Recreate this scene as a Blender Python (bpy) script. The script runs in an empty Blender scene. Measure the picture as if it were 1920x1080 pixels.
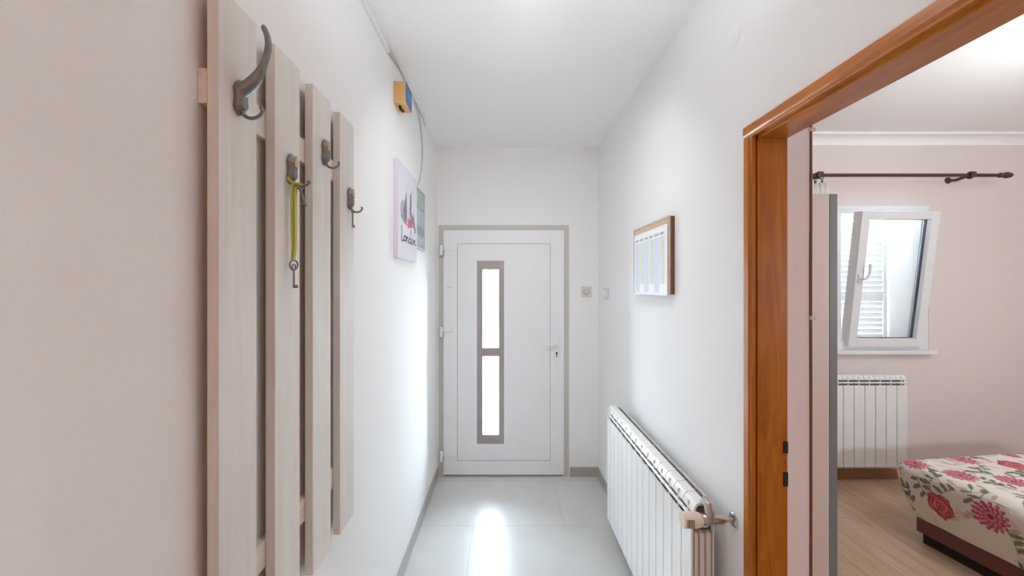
import bpy, bmesh, math, random
from mathutils import Vector, Matrix
import numpy as np

# ------------------------------------------------------------------ camera, world, lights, exposure
CZ = 1.575                      # eye height
S = bpy.context.scene
COL = S.collection
cam_d = bpy.data.cameras.new('camera'); cam = bpy.data.objects.new('camera', cam_d); COL.objects.link(cam)
cam.location = (0, 0, CZ); cam.rotation_euler = (math.radians(90), 0, 0)
cam_d.sensor_width = 36; cam_d.lens = 730/1920*36
cam_d.shift_x = 13/1920; cam_d.shift_y = -3/1920
cam_d.clip_start = 0.02
S.camera = cam
S.view_settings.view_transform = 'Standard'; S.view_settings.look = 'None'
S.view_settings.gamma = 1; S.view_settings.use_curve_mapping = False
S.view_settings.exposure = 0.0
try:
    S.cycles.max_bounces = 16; S.cycles.diffuse_bounces = 10; S.cycles.transparent_max_bounces = 12
    S.cycles.sample_clamp_indirect = 20.0
except Exception: pass

W = bpy.data.worlds.new('sky'); S.world = W; W.use_nodes = True
bg = W.node_tree.nodes['Background']
bg.inputs['Color'].default_value = (0.77, 0.89, 1.0, 1); bg.inputs['Strength'].default_value = 62.0

def area(name, loc, rot, sx, sy, power, color, portal=False, spread=180):
    l = bpy.data.lights.new(name, 'AREA'); l.shape = 'RECTANGLE'; l.size = sx; l.size_y = sy
    l.energy = power; l.color = color; l.spread = math.radians(spread)
    if portal: l.cycles.is_portal = True
    o = bpy.data.objects.new(name, l); o.location = loc; o.rotation_euler = rot; COL.objects.link(o)
    return o
R = math.radians
# daylight comes in through the panes (portals only guide the sampling of the sky)
area('portal_door', (-0.12, 3.33, CZ-0.54), (R(-90), 0, 0), 0.2, 1.5, 1, (1,1,1), True)
area('portal_window', (3.0, 3.48, CZ+0.08), (R(-90), 0, 0), 0.9, 1.3, 1, (1,1,1), True)
area('portal_added_window', (2.96, -1.14, CZ+0.0), (R(90), 0, 0), .64, .54, 1, (1,1,1), True)
# ceiling lamps of the place, plus added fill lights for hall and ceilings
def bulb(name, loc, power, color, r=.09):
    l = bpy.data.lights.new(name, 'POINT'); l.energy = power; l.color = color; l.shadow_soft_size = r
    o = bpy.data.objects.new(name, l); o.location = loc; COL.objects.link(o)
sun = bpy.data.lights.new('sun', 'SUN'); sun.energy = 1800; sun.angle = R(2); sun.color = (1, .98, .95)
so = bpy.data.objects.new('sun', sun); so.rotation_euler = (0, R(-35), 0); COL.objects.link(so)   # falls past the house onto the paving
bulb('hall_fill', (0.1, 1.25, 2.52), 1.0, (0.93, 0.96, 1.0))  # added fill light, no such lamp known in the hall
area('hall_ceiling_fill', (0.1, 0.95, 2.3), (R(180), 0, 0), 0.5, 0.5, 2.7, (0.90, 0.95, 1.0))  # added light that brightens the hall ceiling
area('hall_end_fill', (0.1, 1.42, 2.69), (R(40), 0, 0), 0.22, 0.12, 5.2, (0.93, 0.96, 1.0), spread=120)  # added light that brightens the end wall and front door
bulb('entrance_pendant', (-0.1, -1.2, 2.3), 8, (1.0, 0.40, 0.14))
bulb('bedroom_pendant', (2.9, 1.15, 2.50), 15, (1.0, 0.96, 0.94))
area('bedroom_ceiling_fill', (2.7, 1.25, 2.1), (R(180), 0, 0), 0.6, 0.6, 14, (0.90, 0.96, 1.0))  # added light that brightens the bedroom ceiling

# ------------------------------------------------------------------ helpers
def sRGB(r, g, b):
    f = lambda c: (c/255/12.92 if c/255 <= .04045 else ((c/255+.055)/1.055)**2.4)
    return (f(r), f(g), f(b), 1)
def mat(name, col, rough=.5, metal=0, spec=.5, bump=0, bscale=60, vary=0, vscale=4, coat=0):
    m = bpy.data.materials.new(name); m.use_nodes = True
    nt = m.node_tree; b = nt.nodes['Principled BSDF']
    b.inputs['Base Color'].default_value = col; b.inputs['Roughness'].default_value = rough
    b.inputs['Metallic'].default_value = metal; b.inputs['Specular IOR Level'].default_value = spec
    if coat: b.inputs['Coat Weight'].default_value = coat; b.inputs['Coat Roughness'].default_value = .15
    tc = nt.nodes.new('ShaderNodeTexCoord')
    if vary:
        n = nt.nodes.new('ShaderNodeTexNoise'); n.inputs['Scale'].default_value = vscale; n.inputs['Detail'].default_value = 5
        nt.links.new(tc.outputs['Object'], n.inputs['Vector'])
        mx = nt.nodes.new('ShaderNodeMix'); mx.data_type = 'RGBA'
        mx.inputs[6].default_value = tuple(c*(1-vary) for c in col[:3])+(1,)
        mx.inputs[7].default_value = tuple(min(1, c*(1+vary)) for c in col[:3])+(1,)
        nt.links.new(n.outputs['Fac'], mx.inputs[0]); nt.links.new(mx.outputs[2], b.inputs['Base Color'])
    if bump:
        n2 = nt.nodes.new('ShaderNodeTexNoise'); n2.inputs['Scale'].default_value = bscale; n2.inputs['Detail'].default_value = 4
        nt.links.new(tc.outputs['Object'], n2.inputs['Vector'])
        bp = nt.nodes.new('ShaderNodeBump'); bp.inputs['Strength'].default_value = bump; bp.inputs['Distance'].default_value = .004
        nt.links.new(n2.outputs['Fac'], bp.inputs['Height']); nt.links.new(bp.outputs['Normal'], b.inputs['Normal'])
    return m
def wood(name, c1, c2, rough=.4, axis='Z', stretch=14, scale=3.0, coat=0, dist=3.0, bump=.15):
    m = bpy.data.materials.new(name); m.use_nodes = True
    nt = m.node_tree; b = nt.nodes['Principled BSDF']; L = nt.links.new
    tc = nt.nodes.new('ShaderNodeTexCoord'); mp = nt.nodes.new('ShaderNodeMapping')
    sc = [stretch]*3; sc['XYZ'.index(axis)] = 1.0
    mp.inputs['Scale'].default_value = sc; L(tc.outputs['Object'], mp.inputs['Vector'])
    n = nt.nodes.new('ShaderNodeTexNoise'); n.inputs['Scale'].default_value = scale; n.inputs['Detail'].default_value = 7
    n.inputs['Roughness'].default_value = .6; n.inputs['Distortion'].default_value = dist*.3
    L(mp.outputs['Vector'], n.inputs['Vector'])
    r = nt.nodes.new('ShaderNodeValToRGB'); r.color_ramp.elements[0].position = .3; r.color_ramp.elements[1].position = .72
    r.color_ramp.elements[0].color = c1; r.color_ramp.elements[1].color = c2
    L(n.outputs['Fac'], r.inputs['Fac']); L(r.outputs['Color'], b.inputs['Base Color'])
    bp = nt.nodes.new('ShaderNodeBump'); bp.inputs['Strength'].default_value = bump; bp.inputs['Distance'].default_value = .002
    L(n.outputs['Fac'], bp.inputs['Height']); L(bp.outputs['Normal'], b.inputs['Normal'])
    b.inputs['Roughness'].default_value = rough
    if coat: b.inputs['Coat Weight'].default_value = coat; b.inputs['Coat Roughness'].default_value = .2
    return m
def glass(name, tint=(1, 1, 1, 1)):
    m = bpy.data.materials.new(name); m.use_nodes = True; nt = m.node_tree; nt.nodes.clear(); L = nt.links.new
    out = nt.nodes.new('ShaderNodeOutputMaterial'); tr = nt.nodes.new('ShaderNodeBsdfTransparent'); gl = nt.nodes.new('ShaderNodeBsdfGlossy')
    tr.inputs['Color'].default_value = tint; gl.inputs['Roughness'].default_value = .02
    fr = nt.nodes.new('ShaderNodeFresnel'); fr.inputs['IOR'].default_value = 1.35
    mx = nt.nodes.new('ShaderNodeMixShader'); L(fr.outputs[0], mx.inputs[0]); L(tr.outputs[0], mx.inputs[1]); L(gl.outputs[0], mx.inputs[2])
    L(mx.outputs[0], out.inputs['Surface'])
    return m

def box(bm, x0, x1, y0, y1, z0, z1, bev=0):
    vs = [bm.verts.new((x, y, z)) for x in (x0, x1) for y in (y0, y1) for z in (z0, z1)]
    fs = [bm.faces.new([vs[i] for i in q]) for q in ((0,1,3,2),(4,6,7,5),(0,4,5,1),(2,3,7,6),(0,2,6,4),(1,5,7,3))]
    if bev:
        es = {e for f in fs for e in f.edges}
        bmesh.ops.bevel(bm, geom=list(es), offset=bev, segments=2, affect='EDGES', profile=.6)
def prism(bm, pts, d0, d1, axis='x'):
    """polygon pts extruded along axis; pts are the two other coordinates in order"""
    def P(a, p):
        return {'x': (a, p[0], p[1]), 'y': (p[0], a, p[1]), 'z': (p[0], p[1], a)}[axis]
    A = [bm.verts.new(P(d0, p)) for p in pts]; B = [bm.verts.new(P(d1, p)) for p in pts]
    n = len(pts)
    bm.faces.new(A); bm.faces.new(B[::-1])
    for i in range(n): bm.faces.new((A[i], B[i], B[(i+1) % n], A[(i+1) % n]))
def tube(bm, pts, rads, seg=12, flat=1.0, cap=True):
    """swept tube through pts with a radius for each"""
    pts = [Vector(p) for p in pts]
    if not hasattr(rads, '__len__'): rads = [rads]*len(pts)
    prev = None; rings = []
    for i, p in enumerate(pts):
        t = (pts[min(i+1, len(pts)-1)] - pts[max(i-1, 0)]).normalized()
        if prev is None:
            up = Vector((0, 0, 1)) if abs(t.z) < .9 else Vector((0, 1, 0))
            u = t.cross(up).normalized()
        else:
            u = (prev - t*prev.dot(t)).normalized()
        prev = u; v = t.cross(u)
        rings.append([bm.verts.new(p + (u*math.cos(a) + v*math.sin(a)*flat)*rads[i]) for a in [2*math.pi*k/seg for k in range(seg)]])
    for a, b in zip(rings, rings[1:]):
        for k in range(seg): bm.faces.new((a[k], a[(k+1) % seg], b[(k+1) % seg], b[k]))
    if cap: bm.faces.new(rings[0][::-1]); bm.faces.new(rings[-1])
def smooth_path(pts, n=6):
    """Catmull-Rom through pts (each may carry a 4th value, e.g. the radius)"""
    out = []
    P = [pts[0]] + list(pts) + [pts[-1]]
    for i in range(1, len(P)-2):
        a, b, c, d = P[i-1:i+3]
        for k in range(n):
            t = k/n
            out.append(tuple(.5*((2*b[j]) + (-a[j]+c[j])*t + (2*a[j]-5*b[j]+4*c[j]-d[j])*t*t + (-a[j]+3*b[j]-3*c[j]+d[j])*t**3) for j in range(len(b))))
    out.append(tuple(pts[-1])); return out
def lathe(bm, prof, origin, axis='y', seg=20):
    """prof: (distance along axis, radius)"""
    o = Vector(origin); rings = []
    for a, r in prof:
        ring = []
        for k in range(seg):
            c, s = math.cos(2*math.pi*k/seg)*r, math.sin(2*math.pi*k/seg)*r
            v = {'x': (a, c, s), 'y': (s, a, c), 'z': (c, s, a)}[axis]
            ring.append(bm.verts.new(o+Vector(v)))
        rings.append(ring)
    for a, b in zip(rings, rings[1:]):
        for k in range(seg): bm.faces.new((a[k], a[(k+1) % seg], b[(k+1) % seg], b[k]))
    bm.faces.new(rings[0][::-1]); bm.faces.new(rings[-1])
def BM(): return bmesh.new()
def obj(name, bm, m, parent=None, smooth=False, loc=None, recenter=True):
    bmesh.ops.recalc_face_normals(bm, faces=bm.faces)
    me = bpy.data.meshes.new(name); bm.to_mesh(me); bm.free()
    if smooth:
        for p in me.polygons: p.use_smooth = True
    me.materials.append(m)
    if smooth:
        try: me.set_sharp_from_angle(angle=math.radians(40))
        except Exception: pass
    o = bpy.data.objects.new(name, me); COL.objects.link(o)
    if parent is not None:
        o.parent = parent
        if recenter:     # geometry was written in world coordinates
            o.matrix_parent_inverse = Matrix.Translation(-abs_loc(parent))
    if loc: o.location = loc
    return o
def abs_loc(o):
    v = Vector(o.location)
    if o.parent and not isinstance(o.parent, str):
        v = v + o.matrix_parent_inverse.translation + abs_loc(o.parent) if o.parent else v
    return v
def tag(o, label, cat=None, group=None, kind=None):
    o['label'] = label
    if cat: o['category'] = cat
    if group: o['group'] = group
    if kind: o['kind'] = kind
    return o
def thing(name, loc, label, cat, group=None, kind=None):
    o = bpy.data.objects.new(name, None); COL.objects.link(o); o.location = loc; o.empty_display_size = .05
    return tag(o, label, cat, group, kind)
def struct(name, bm, m, label=None, smooth=False):
    o = obj(name, bm, m, smooth=smooth); o['kind'] = 'structure'
    if label: o['label'] = label
    return o

# ------------------------------------------------------------------ materials
M_wall = mat('white_wall_paint', (.83, .83, .825, 1), .85, spec=.3, bump=.12, bscale=38, vary=.02, vscale=2)
M_wall2 = mat('bedroom_wall_paint', (.77, .695, .665, 1), .85, spec=.3, bump=.08, bscale=40, vary=.015, vscale=2)
M_ceil = mat('ceiling_paint', (.93, .93, .93, 1), .9, spec=.2, bump=.06, bscale=30)
M_pvc = mat('white_pvc', sRGB(232, 234, 236), .35)
M_pvc_g = mat('greyish_frame', sRGB(196, 194, 188), .45)
M_groove = mat('groove_line', sRGB(150, 155, 158), .6)
M_alu = mat('brushed_aluminium_insert', sRGB(165, 160, 158), .42, metal=.35, bump=.05, bscale=200)
M_glass = glass('clear_glass')
M_frost = glass('door_glass', (.97, .99, 1, 1))
M_black = mat('dark_hole', (.015, .013, .012, 1), .7)
M_skirt = mat('grey_tile_skirting', sRGB(168, 165, 160), .4, vary=.05, vscale=8)
M_skirt2 = wood('oak_skirting', sRGB(150, 112, 78), sRGB(176, 138, 100), .5, 'X')
M_rad = mat('radiator_enamel', sRGB(236, 236, 234), .3)
M_radin = mat('radiator_inner_enamel', sRGB(228, 226, 222), .45)
M_slotshade = mat('slot_shade_grey', sRGB(104, 102, 98), .7)
M_chrome = mat('chrome', (.55, .52, .5, 1), .22, metal=1)
M_iron = mat('aged_iron', sRGB(128, 128, 130), .36, metal=.8, bump=.5, bscale=120, vary=.35, vscale=60)
M_hilite = mat('tan_hook_highlight', sRGB(186, 166, 136), .4, metal=.45, vary=.2, vscale=50)
M_plank = wood('whitewashed_plank', sRGB(212, 206, 200), sRGB(224, 220, 215), .6, 'Z', 16, 2.2, bump=.15)
M_raw = wood('raw_brown_wood', sRGB(140, 92, 60), sRGB(166, 116, 80), .8, 'Z', 14, 2.5)
M_rail = wood('whitewashed_rail', sRGB(205, 194, 184), sRGB(226, 218, 208), .6, 'Y', 16, 2.2)
M_pine = wood('varnished_pine', sRGB(150, 80, 8), sRGB(186, 114, 30), .42, 'Z', 9, 2.0, coat=.0, dist=6)
M_pineh = wood('varnished_pine_head', sRGB(156, 84, 16), sRGB(192, 122, 44), .3, 'Y', 9, 2.0, coat=.4, dist=6)
M_rod = mat('dark_bronze_rod', sRGB(84, 68, 64), .4, metal=.5)
M_dark = mat('dark_plastic', (.02, .02, .02, 1), .3)

for m_ in (M_pine, M_pineh): m_.node_tree.nodes['Principled BSDF'].inputs['Specular IOR Level'].default_value = .28
# ------------------------------------------------------------------ hall shell
XL, XR, XR2, YE, YB = -.562, .774, .878, 3.23, -2.3     # left wall, right wall both faces, end wall, back
ZC = CZ+1.155; ZR = CZ+1.19; FR = CZ-1.519             # hall ceiling, bedroom ceiling, bedroom floor
YW = 3.08                                               # bedroom window wall
XE = 4.5; YN = -1.0
# hall floor of large grey tiles
def tile_floor():
    m = bpy.data.materials.new('grey_floor_tiles'); m.use_nodes = True; nt = m.node_tree; L = nt.links.new
    b = nt.nodes['Principled BSDF']; tc = nt.nodes.new('ShaderNodeTexCoord'); mp = nt.nodes.new('ShaderNodeMapping')
    L(tc.outputs['Object'], mp.inputs['Vector']); mp.inputs['Location'].default_value = (.21+.6, -2.56+3.0, 0)
    br = nt.nodes.new('ShaderNodeTexBrick'); L(mp.outputs['Vector'], br.inputs['Vector'])
    br.offset = .5; br.inputs['Scale'].default_value = 1; br.inputs['Brick Width'].default_value = 1.2; br.inputs['Row Height'].default_value = .6
    br.inputs['Mortar Size'].default_value = .002; br.inputs['Mortar Smooth'].default_value = .3; br.inputs['Bias'].default_value = 0
    br.inputs['Color1'].default_value = sRGB(212, 213, 211); br.inputs['Color2'].default_value = sRGB(216, 216, 214); br.inputs['Mortar'].default_value = sRGB(186, 184, 181)
    n = nt.nodes.new('ShaderNodeTexNoise'); n.inputs['Scale'].default_value = 5; n.inputs['Detail'].default_value = 8; L(tc.outputs['Object'], n.inputs['Vector'])
    mx = nt.nodes.new('ShaderNodeMix'); mx.data_type = 'RGBA'; mx.blend_type = 'MULTIPLY'; mx.inputs[0].default_value = .18
    L(br.outputs['Color'], mx.inputs[6]); L(n.outputs['Fac'], mx.inputs[7]); L(mx.outputs[2], b.inputs['Base Color'])
    b.inputs['Roughness'].default_value = .3; b.inputs['Specular IOR Level'].default_value = .5
    bp = nt.nodes.new('ShaderNodeBump'); bp.inputs['Strength'].default_value = .08; bp.inputs['Distance'].default_value = .003
    L(n.outputs['Fac'], bp.inputs['Height']); L(bp.outputs['Normal'], b.inputs['Normal'])
    return m
bm = BM(); box(bm, XL-.15, XR+.05, YB-.1, YE+.35, -.1, 0); struct('floor', bm, tile_floor(), 'large grey matt floor tiles in the hall')
bm = BM(); box(bm, XL-.15, XR+.02, YB-.1, YE+.3, ZC, ZC+.12); struct('ceiling', bm, M_ceil, 'white hall ceiling')
bm = BM(); box(bm, XL-.15, XL, YB-.1, YE+.3, 0, ZC); struct('wall_left', bm, M_wall, 'white hall wall carrying the coat rack')
bm = BM(); box(bm, XL, XR, YB-.1, YB, 0, ZC); struct('wall_back', bm, M_wall, 'white hall wall behind the viewer')
# right wall with the doorway
OY0, OY1, OZ = .335, 1.222, CZ+.472
def wall_r(x0, x1, ztop, y0, y1):
    bm = BM()
    box(bm, x0, x1, y0, OY0, 0, ztop); box(bm, x0, x1, OY1, y1, 0, ztop); box(bm, x0, x1, OY0, OY1, OZ, ztop)
    return bm
struct('wall_right', wall_r(XR, XR+.06, ZR, YB-.1, YE+.3), M_wall, 'white hall wall with the doorway')
struct('wall_bedroom_left', wall_r(XR+.0605, XR2, ZR, YN-.1, YW+.35), M_wall2, 'bedroom side of the doorway wall')
# end wall with the front door opening
DX0, DX1, DZ = -.553, .531, CZ+.509
bm = BM()
box(bm, XL, DX0, YE, YE+.22, 0, ZC); box(bm, DX1, XR, YE, YE+.22, 0, ZC); box(bm, DX0, DX1, YE, YE+.22, DZ, ZC)
struct('wall_end', bm, M_wall, 'white end wall around the front door')
# skirting
bm = BM(); box(bm, XL, XL+.010, YB, YE, 0, .078, .0015); struct('baseboard_left', bm, M_skirt)
bm = BM(); box(bm, DX1+.006, XR, YE-.010, YE, 0, .078, .0015); struct('baseboard_end', bm, M_skirt)
bm = BM(); box(bm, XR-.010, XR, 1.25, YE-.0105, 0, .078, .0015); struct('baseboard_right', bm, M_skirt)

# ------------------------------------------------------------------ front door
def W_(px, s=226.0): return (px-947)/s
def Z_(py, s=226.0): return CZ+(537-py)/s
door = thing('door_1', (W_(945), YE, 0), 'white plastic front door with a narrow two-pane glass strip at the end of the hall', 'door', kind='structure')
def ring(bm, x0, x1, z0, z1, w, y0, y1, wb=None, bev=.001):
    wb = w if wb is None else wb
    box(bm, x0, x0+w, y0, y1, z0, z1, bev); box(bm, x1-w, x1, y0, y1, z0, z1, bev)
    box(bm, x0+w, x1-w, y0, y1, z1-w, z1, bev)
    if wb: box(bm, x0+w, x1-w, y0, y1, z0, z0+wb, bev)
bm = BM(); ring(bm, DX0, DX1, .0, DZ, .055, YE+.002, YE+.075, 0)
box(bm, DX0+.055, DX1-.055, YE+.03, YE+.075, 0.0, .018)
obj('door_frame', bm, M_pvc_g, door)
lx0, lx1, lz0, lz1 = W_(832), W_(1057), Z_(888.5), Z_(432.5)
ix0, ix1, iz0, iz1 = W_(894.5), W_(945), Z_(831), Z_(489)     # glass insert
px0, px1, pz0, pz1 = W_(858), W_(1031), Z_(862), Z_(457.5)     # central panel
yl = YE-.016
bm = BM()
# rails and stiles of the leaf
box(bm, lx0, px0-.002, yl, YE+.045, lz0, lz1, .002); box(bm, px1+.002, lx1, yl, YE+.045, lz0, lz1, .002)
box(bm, px0-.002, px1+.002, yl, YE+.045, lz0, pz0-.002, .001); box(bm, px0-.002, px1+.002, yl, YE+.045, pz1+.002, lz1, .001)
leaf = obj('door_leaf', bm, M_pvc, door)
bm = BM()
for a in ((px0, ix0, pz0, pz1), (ix1, px1, pz0, pz1), (ix0, ix1, pz0, iz0), (ix0, ix1, iz1, pz1)):
    box(bm, a[0], a[1], yl+.003, YE+.04, a[2], a[3])
obj('door_panel', bm, M_pvc, door)
bm = BM(); ring(bm, px0-.0019, px1+.0019, pz0-.0019, pz1+.0019, .0032, yl+.0012, yl+.02, bev=0)
obj('panel_bead', bm, M_groove, door)
# aluminium glazing insert with two panes
g = [(W_(905), W_(935), Z_(652), Z_(505.5)), (W_(905), W_(935), Z_(814), Z_(668))]
bm = BM()
box(bm, ix0, g[0][0], yl+.001, YE+.035, iz0, iz1, .0015); box(bm, g[0][1], ix1, yl+.001, YE+.035, iz0, iz1, .0015)
box(bm, g[0][0], g[0][1], yl+.001, YE+.035, iz0, g[1][2], .001); box(bm, g[0][0], g[0][1], yl+.001, YE+.035, g[1][3], g[0][2], .001)
box(bm, g[0][0], g[0][1], yl+.001, YE+.035, g[0][3], iz1, .001)
obj('glazing_insert', bm, M_alu, door)
for q in g:
    bm = BM(); box(bm, q[0], q[1], YE+.008, YE+.014, q[2], q[3]); obj('glass_pane', bm, M_frost, door)
for py in (469, 621, 853):
    bm = BM(); z = Z_(py)
    box(bm, W_(833), W_(849), yl-.010, yl, z-.002, z+.036, .003)
    lathe(bm, [(-.045, .0135), (-.044, .0155), (.036, .0155), (.038, .0125)], (W_(828.5), yl-.006, z), 'z', 14)
    h = obj('hinge', bm, M_pvc, door, smooth=True)
    bm = BM(); box(bm, W_(831.5), W_(832.8), yl-.016, yl+.002, z-.045, z-.004); obj('hinge_gap', bm, M_groove, h)
# handle
bm = BM(); box(bm, W_(1037.5), W_(1048.5), yl-.010, yl, Z_(676), Z_(617), .005)
hd = obj('handle_plate', bm, M_pvc, door, smooth=True)
bm = BM(); tube(bm, smooth_path([(W_(1043), yl-.008, Z_(643)), (W_(1043), yl-.045, Z_(643)), (W_(1040), yl-.055, Z_(643)), (W_(1030), yl-.057, Z_(643)), (W_(1021), yl-.052, Z_(644))], 5), .0095, 12)
obj('handle_lever', bm, M_pvc, hd, smooth=True)
bm = BM(); lathe(bm, [(0, .0085), (.002, .008)], (W_(1043), yl-.0122, Z_(661)), 'y', 14); box(bm, W_(1042.2), W_(1043.8), yl-.0122, yl-.009, Z_(668), Z_(662))
obj('keyhole', bm, M_black, hd)
bm = BM(); tube(bm, [(W_(838), yl-.001, Z_(537)), (W_(849), yl-.001, Z_(539.5))], .0018, 6); obj('scratch', bm, M_groove, leaf)

# ------------------------------------------------------------------ wooden doorway frame to the bedroom
fr = thing('door_2', (XR, 1.2, 0), 'orange varnished wooden door frame of the open bedroom doorway', 'door frame', kind='structure')
cy0, cy1 = 1.203, 1.2436; cz0, cz1 = CZ+.465, CZ+.506
nY = .36                                                   # near side of the opening (out of view)
def casing(name, y0, y1, z0, z1, m, horizontal):
    bm = BM()
    if horizontal:   # head piece: profile in (x,z) extruded along y
        p = [(XR, z1), (XR-.011, z1), (XR-.0145, z1-.004), (XR-.0145, z0+.014), (XR-.010, z0+.009), (XR-.0125, z0+.003), (XR-.011, z0), (XR, z0)]
        prism(bm, p, y0, y1, 'y')
    else:            # post: profile in (x,y) extruded along z
        p = [(XR, y1), (XR-.011, y1), (XR-.0145, y1-.004), (XR-.0145, y0+.014), (XR-.010, y0+.009), (XR-.0125, y0+.003), (XR-.011, y0), (XR, y0)]
        if y0 < .5: p = [(a, y0+y1-b) for a, b in p]
        prism(bm, p, z0, z1, 'z')
    return obj(name, bm, m, fr)
casing('casing', cy0, cy1, 0, cz0, M_pine, False)
casing('casing', nY-.04, nY, 0, cz0, M_pine, False)
casing('casing_head', nY-.04, cy1, cz0, cz1, M_pineh, True)
# jamb lining: rebate step then the wide board
bm = BM()
box(bm, XR, XR+.006, cy0+.009, OY1, 0, cz0+.002); box(bm, XR+.006, XR+.0135, cy0-.001, OY1, 0, CZ+.4555, .0025); box(bm, XR+.0136, XR2+.001, cy0+.008, OY1, 0, cz0+.002, .0015)
jb = obj('jamb', bm, M_pine, fr)
bm = BM(); box(bm, XR, XR2+.001, OY0, nY, 0, cz0+.002, .002); obj('jamb', bm, M_pine, fr)
bm = BM()
box(bm, XR, XR+.006, nY, cy0+.009, CZ+.466, OZ-.0005); box(bm, XR+.006, XR+.0135, nY, cy0-.001, CZ+.4555, OZ-.0005, .0025); box(bm, XR+.0136, XR2+.001, nY, cy0+.008, CZ+.461, OZ-.0005, .0015)
obj('jamb_head', bm, M_pineh, fr)
for z0, z1 in ((CZ-.519, CZ-.482), (CZ-.622, CZ-.577)):
    bm = BM(); box(bm, XR2-.013, XR2+.0015, cy0+.0068, cy0+.0095, z0, z1, .003); obj('latch_hole', bm, M_black, fr)
bm = BM(); lathe(bm, [(0, .0025), (.0012, .002)], (XR2-.008, cy0+.0068, CZ-.547), 'y', 8); obj('screw_hole', bm, M_black, fr)

# ------------------------------------------------------------------ bedroom shell
def laminate():
    m = bpy.data.materials.new('oak_laminate'); m.use_nodes = True; nt = m.node_tree; L = nt.links.new
    b = nt.nodes['Principled BSDF']; tc = nt.nodes.new('ShaderNodeTexCoord'); mp = nt.nodes.new('ShaderNodeMapping')
    mp.inputs['Rotation'].default_value = (0, 0, R(90)); L(tc.outputs['Object'], mp.inputs['Vector'])
    br = nt.nodes.new('ShaderNodeTexBrick'); L(mp.outputs['Vector'], br.inputs['Vector']); br.offset = .37
    br.inputs['Scale'].default_value = 1; br.inputs['Brick Width'].default_value = 1.28; br.inputs['Row Height'].default_value = .19
    br.inputs['Mortar Size'].default_value = .0012; br.inputs['Color1'].default_value = sRGB(212, 184, 158); br.inputs['Color2'].default_value = sRGB(200, 170, 142); br.inputs['Mortar'].default_value = sRGB(120, 95, 72)
    mp2 = nt.nodes.new('ShaderNodeMapping'); mp2.inputs['Scale'].default_value = (22, 1.6, 1); L(tc.outputs['Object'], mp2.inputs['Vector'])
    n = nt.nodes.new('ShaderNodeTexNoise'); n.inputs['Scale'].default_value = 1.5; n.inputs['Detail'].default_value = 8; n.inputs['Distortion'].default_value = .8; L(mp2.outputs['Vector'], n.inputs['Vector'])
    r = nt.nodes.new('ShaderNodeValToRGB'); r.color_ramp.elements[0].position = .3; r.color_ramp.elements[0].color = (.62, .6, .57, 1); r.color_ramp.elements[1].position = .7; r.color_ramp.elements[1].color = (1, 1, 1, 1)
    L(n.outputs['Fac'], r.inputs['Fac'])
    mx = nt.nodes.new('ShaderNodeMix'); mx.data_type = 'RGBA'; mx.blend_type = 'MULTIPLY'; mx.inputs[0].default_value = .75
    L(br.outputs['Color'], mx.inputs[6]); L(r.outputs['Color'], mx.inputs[7]); L(mx.outputs[2], b.inputs['Base Color'])
    b.inputs['Roughness'].default_value = .38
    return m
bm = BM(); box(bm, XR2, XE+.1, YN-.1, YW+.3, FR-.1, FR); box(bm, XR+.051, XR2, OY0, OY1, FR-.1, FR)
struct('floor', bm, laminate(), 'oak laminate floor of the bedroom')
bm = BM(); box(bm, XR+.02, XE+.1, YN-.1, YW+.3, ZR, ZR+.12); struct('ceiling', bm, M_ceil, 'white bedroom ceiling')
# window wall with opening
wx0, wx1, wz0, wz1 = 2.60, 3.352, CZ-.50, CZ+.642
bm = BM()
box(bm, XR2, wx0, YW, YW+.33, 0, ZR); box(bm, wx1, XE, YW, YW+.33, 0, ZR); box(bm, wx0, wx1, YW, YW+.33, 0, wz0); box(bm, wx0, wx1, YW, YW+.33, wz1, ZR)
struct('wall_bedroom_window', bm, M_wall2, 'bedroom wall with the tilted window')
# solid side wall, and the near wall with an added second window (behind the viewer's side, out of view)
bm = BM(); box(bm, XE, XE+.25, YN-.1, YW+.33, 0, ZR); struct('wall_bedroom_right', bm, M_wall2, 'bedroom side wall')
sx0, sx1, sz0, sz1 = 2.65, 3.27, CZ-.25, CZ+.27
bm = BM()
box(bm, XR2, sx0, YN-.1, YN, 0, ZR); box(bm, sx1, XE, YN-.1, YN, 0, ZR); box(bm, sx0, sx1, YN-.1, YN, 0, sz0); box(bm, sx0, sx1, YN-.1, YN, sz1, ZR)
struct('wall_bedroom_near', bm, M_wall2, 'bedroom wall nearest the viewer')
# plaster cornice (cove)
bm = BM()
prof = [(YW, ZR), (YW, CZ+1.112), (YW-.010, CZ+1.112), (YW-.012, CZ+1.120)]
for k in range(7):
    q = R(90*k/6); prof.append((YW-.012-.06*(1-math.cos(q)), CZ+1.122+.050*math.sin(q)))
prof += [(YW-.085, CZ+1.173), (YW-.085, ZR)]
prism(bm, prof, XR2, XE, 'x'); struct('trim_1', bm, M_ceil, 'white plaster cornice above the window wall', smooth=True)
bm = BM(); box(bm, XR2, XE, YW-.014, YW, FR, FR+.075, .003); struct('baseboard_bedroom', bm, M_skirt2)
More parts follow.
